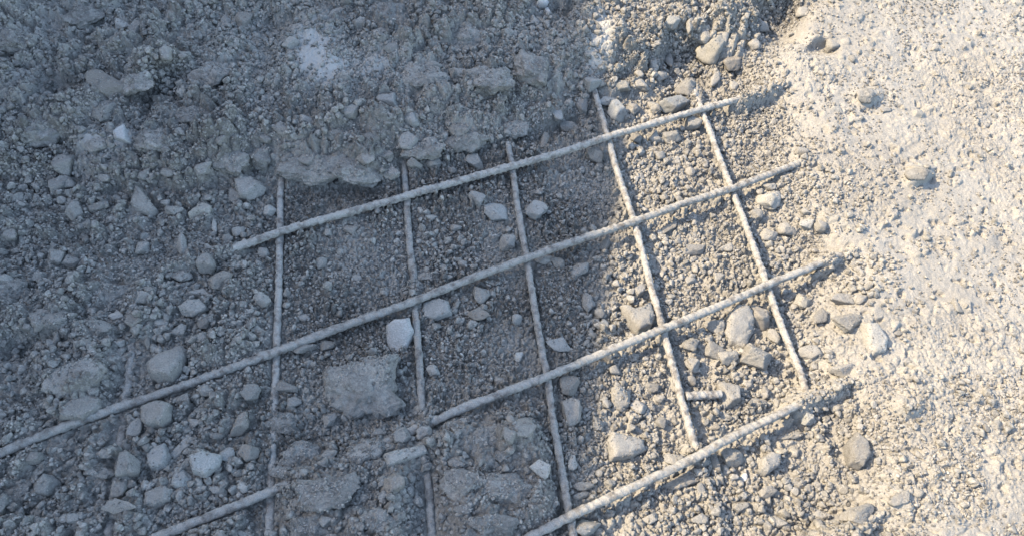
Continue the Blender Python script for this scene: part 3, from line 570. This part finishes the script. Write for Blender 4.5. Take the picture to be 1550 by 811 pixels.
# labels: landmarks by their look, the others by look and by what they lie beside
SHP = {'a': 'angular', 'r': 'rounded', 's': 'flat', 'l': 'elongated', 'c': 'crusty'}
TON = {'g': 'grey', 'c': 'bluish-grey', 'b': 'brownish', 'y': 'ochre', 'p': 'pale', 'w': 'white', 'd': 'earth-coated'}
land = [(r['u'], r['v'], r['phrase']) for r in records if r['phrase']]
NL = ['top', 'second', 'third', 'bottom']; NC = {1: 'first', 2: 'second', 3: 'third', 4: 'fourth', 5: 'last'}
Xp = {(1,0):(424,352),(2,0):(615,298),(3,0):(775,253),(4,0):(920,208),(5,0):(1062,165),(1,1):(420,532),(2,1):(628,455),(3,1):(797,390),(4,1):(960,335),(5,1):(1107,285),
      (1,2):(412,745),(3,2):(828,570),(4,2):(1003,498),(5,2):(1160,432),(3,3):(862,780),(4,3):(1060,688),(5,3):(1222,605)}
for (i, j), (u, v) in Xp.items(): land.append((u, v, f"{NC[i]} crossing on the {NL[j]} lengthwise bar"))
DIRS = ['right of', 'up and right of', 'above', 'up and left of', 'left of', 'down and left of', 'below', 'down and right of']
used = set()
for r in records:
    if r['phrase']:
        w = max(r['w'], r['h']); ph = r['phrase'][4:]
        lab = ph if len(ph.split()) >= 4 else ph + ' lying in the rubble'
        r['lab'] = lab; used.add(lab)
for r in sorted(records, key=lambda q: -q['w']):
    if r['phrase']: continue
    w = max(r['w'], r['h']); size = 'large' if w > 40 else ('medium' if w > 24 else ('small' if w > 15 else 'tiny'))
    cand = sorted(land, key=lambda q: (q[0] - r['u']) ** 2 + (q[1] - r['v']) ** 2)[:12]; done = False
    for far in ('', 'well '):
        for (a, b, ph) in cand:
            d = math.hypot(a - r['u'], b - r['v']); k = int(round(math.degrees(math.atan2(b - r['v'], r['u'] - a)) / 45)) % 8
            fw = 'just ' if d < 45 else ('' if d < 110 else 'far ')
            lab = f"{size} {SHP[r['kind']]} {TON[r['tone']]} {'lump' if r['tone'] == 'd' else 'stone'} {fw}{DIRS[k]} {ph}"
            if len(lab.split()) > 16: continue
            if lab not in used: done = True; break
        if done: break
    r['lab'] = lab; used.add(lab)
for r in records:
    cat = 'pebble' if r['o'].name.startswith('pebble') else ('concrete chunk' if r['o'].name.startswith('concrete') else 'stone')
    tag(r['o'], r['lab'], cat, group='stones lying in and around the steel mesh')

# ------------------------------------------------------------------ gravel and crumbs: uncountable
def scatter(name, n, smin, smax, sub, seed, mat, dens, label, grit=False):
    rg = np.random.default_rng(seed); protos = [stone_verts(k, sub, rg, .10) for k in 'aaaasslacc']
    Vs = []; Fs = []; base_i = 0
    xs = rg.uniform(-.66, 1.66, n * 8); ys = rg.uniform(-.50, .86, n * 8); zs = hgt(xs, ys); u, v = to_px(xs, ys, zs)
    mm_ = masks(u, v); d = dens(u, v, mm_) * (0.15 + 1.5 * sstep(.3, .75, vnoise(xs / .055, ys / .055, seed)))
    sz = smin * (smax / smin) ** (rg.random(n * 8) ** 2.2)
    d = d * (1 - .85 * blob(u, v, 480, 85, 42, 55, 12, 2)) * (1 - .7 * blob(u, v, 905, 70, 22, 60, -5, 2))
    ok = (rg.random(n * 8) < d) & (near_bar(xs, ys) > sz * .9 + .0058) & (u > -60) & (u < 1610) & (v > -60) & (v < 870)
    oc = np.array(occ)
    sel = np.where(ok)[0][:n]
    for k in sel:
        P, f = protos[rg.integers(len(protos))]; s = sz[k]
        if len(oc) and np.min((oc[:, 0] - xs[k]) ** 2 + (oc[:, 1] - ys[k]) ** 2 - (oc[:, 2] * .8) ** 2) < 0: continue
        A = rg.normal(size=(3, 3)); Qm, _ = np.linalg.qr(A)
        q = (P * (s * np.array([1, rg.uniform(.65, 1), rg.uniform(.5, .9)]))) @ Qm.T
        Vs.append(q + [xs[k], ys[k], zs[k] + s * .30]); Fs.append(f + base_i); base_i += len(P)
    if grit:
        for c_, nn, ss in grit_pts:
            P, f = protos[rg.integers(len(protos))]; Qm, _ = np.linalg.qr(rg.normal(size=(3, 3)))
            q = (P * (ss * np.array([1, rg.uniform(.65, 1), rg.uniform(.4, .8)]))) @ Qm.T
            Vs.append(q + c_ + nn * ss * .15); Fs.append(f + base_i); base_i += len(P)
    o = link(name, mesh_np(name, np.concatenate(Vs), np.concatenate(Fs), smooth=not grit), mat)
    tag(o, label, 'gravel', kind='stuff'); print(name, len(Vs)); return o
def d_gravel(u, v, m_):
    t = sstep(0, 30, m_['top']); r = m_['right']
    base_ = np.where(u > 880, .8, .16); base_ = np.where((u < 400), .9, base_); base_ = np.where((u > 400) & (u < 860) & (v > 620), .8, base_)
    near = np.exp(-((u - 1290) / 60) ** 2) * (v > 250) * .4
    return np.clip(base_ * (1 - t) * (1 - r) + 1.0 * t * (1 - r) + r * (.03 + near + .12 * (v > 560)), 0, 1)
def d_crumb(u, v, m_):
    t = sstep(0, 30, m_['top']); r = m_['right']
    return np.clip((1 - t) * (1 - r) * .9 + .85 * t * (1 - r) + r * (.11 + .25 * (v > 560)), 0, 1)
scatter('loose_gravel', 20000, .0028, .0080, 3, 41, M_gravel, d_gravel, 'loose grey gravel strewn between the stones and bars')
scatter('fine_crumbs', 95000, .0013, .0036, 2, 42, M_crumb, d_crumb, 'fine cement crumbs covering the soil around the bars', grit=True)

# ------------------------------------------------------------------ other things
p0 = at(1038, 599, -.012); p1 = at(1092, 596, -.016)
Qs = np.array([[*(p0 + (p1 - p0) * t), 0, t * np.linalg.norm(p1 - p0)] for t in np.linspace(0, 1, 20)])
Vv, Fq, n_, K_ = bar_mesh(Qs, .0062, 77)
me = bpy.data.meshes.new('bar_offcut'); me.from_pydata(Vv[:-2].tolist(), [], Fq.tolist() + [tuple(range(K_)), tuple(range(n_ * K_ - 1, (n_ - 1) * K_ - 1, -1))])
me.polygons.foreach_set('use_smooth', np.ones(len(me.polygons), bool)); me.update()
o = link('steel_offcut', me, M_bar); tag(o, 'short grey steel offcut touching the fourth cross bar near the bottom', 'steel offcut')

# low wall, unseen, added on the left so its top edge throws the shade
ea = np.array([*at(893, 0, .055)[:2], .055]); eb = np.array([*at(893, 811, -.02)[:2], -.02])
DIST = 3.1; dd_ = (eb - ea); 
ta = ea - L * DIST; tb = eb - L * DIST; dirv = (tb - ta); 
ta = ta - dirv * 2.5; tb = tb + dirv * 3.0; dirn = (tb - ta)[:2] / np.linalg.norm((tb - ta)[:2]); nrm_ = np.array([dirn[1], -dirn[0]]); nrm_ = nrm_ if nrm_ @ TRAVEL < 0 else -nrm_  # lengthened both ways to block skylight from the shaded half
th_ = 0.22; NSEG = 240; rgw = np.random.default_rng(3); ts = np.linspace(0, 1, NSEG); Vw = []
for t in ts:
    c = ta + (tb - ta) * t; e = 0.012 * float(fbm(np.array([t * 9.]), np.array([0.3]), 1, 5, 4)[0])
    for off, zz in ((0, -0.1), (0, c[2] + e), (th_, c[2] + e - .004), (th_, -0.1)):
        Vw.append((c[0] + nrm_[0] * off, c[1] + nrm_[1] * off, zz))
Fw = []
for i in range(NSEG - 1):
    for k in range(3): Fw.append((i * 4 + k, i * 4 + k + 1, i * 4 + 4 + k + 1, i * 4 + 4 + k))
Fw += [(0, 1, 2, 3), tuple((NSEG - 1) * 4 + k for k in (3, 2, 1, 0))]
me = bpy.data.meshes.new('shade_wall'); me.from_pydata(Vw, [], Fw); me.update()
o = link('shade_wall', me, M_wall); tag(o, 'unseen wall added on the left whose shadow covers half the rubble', 'wall')
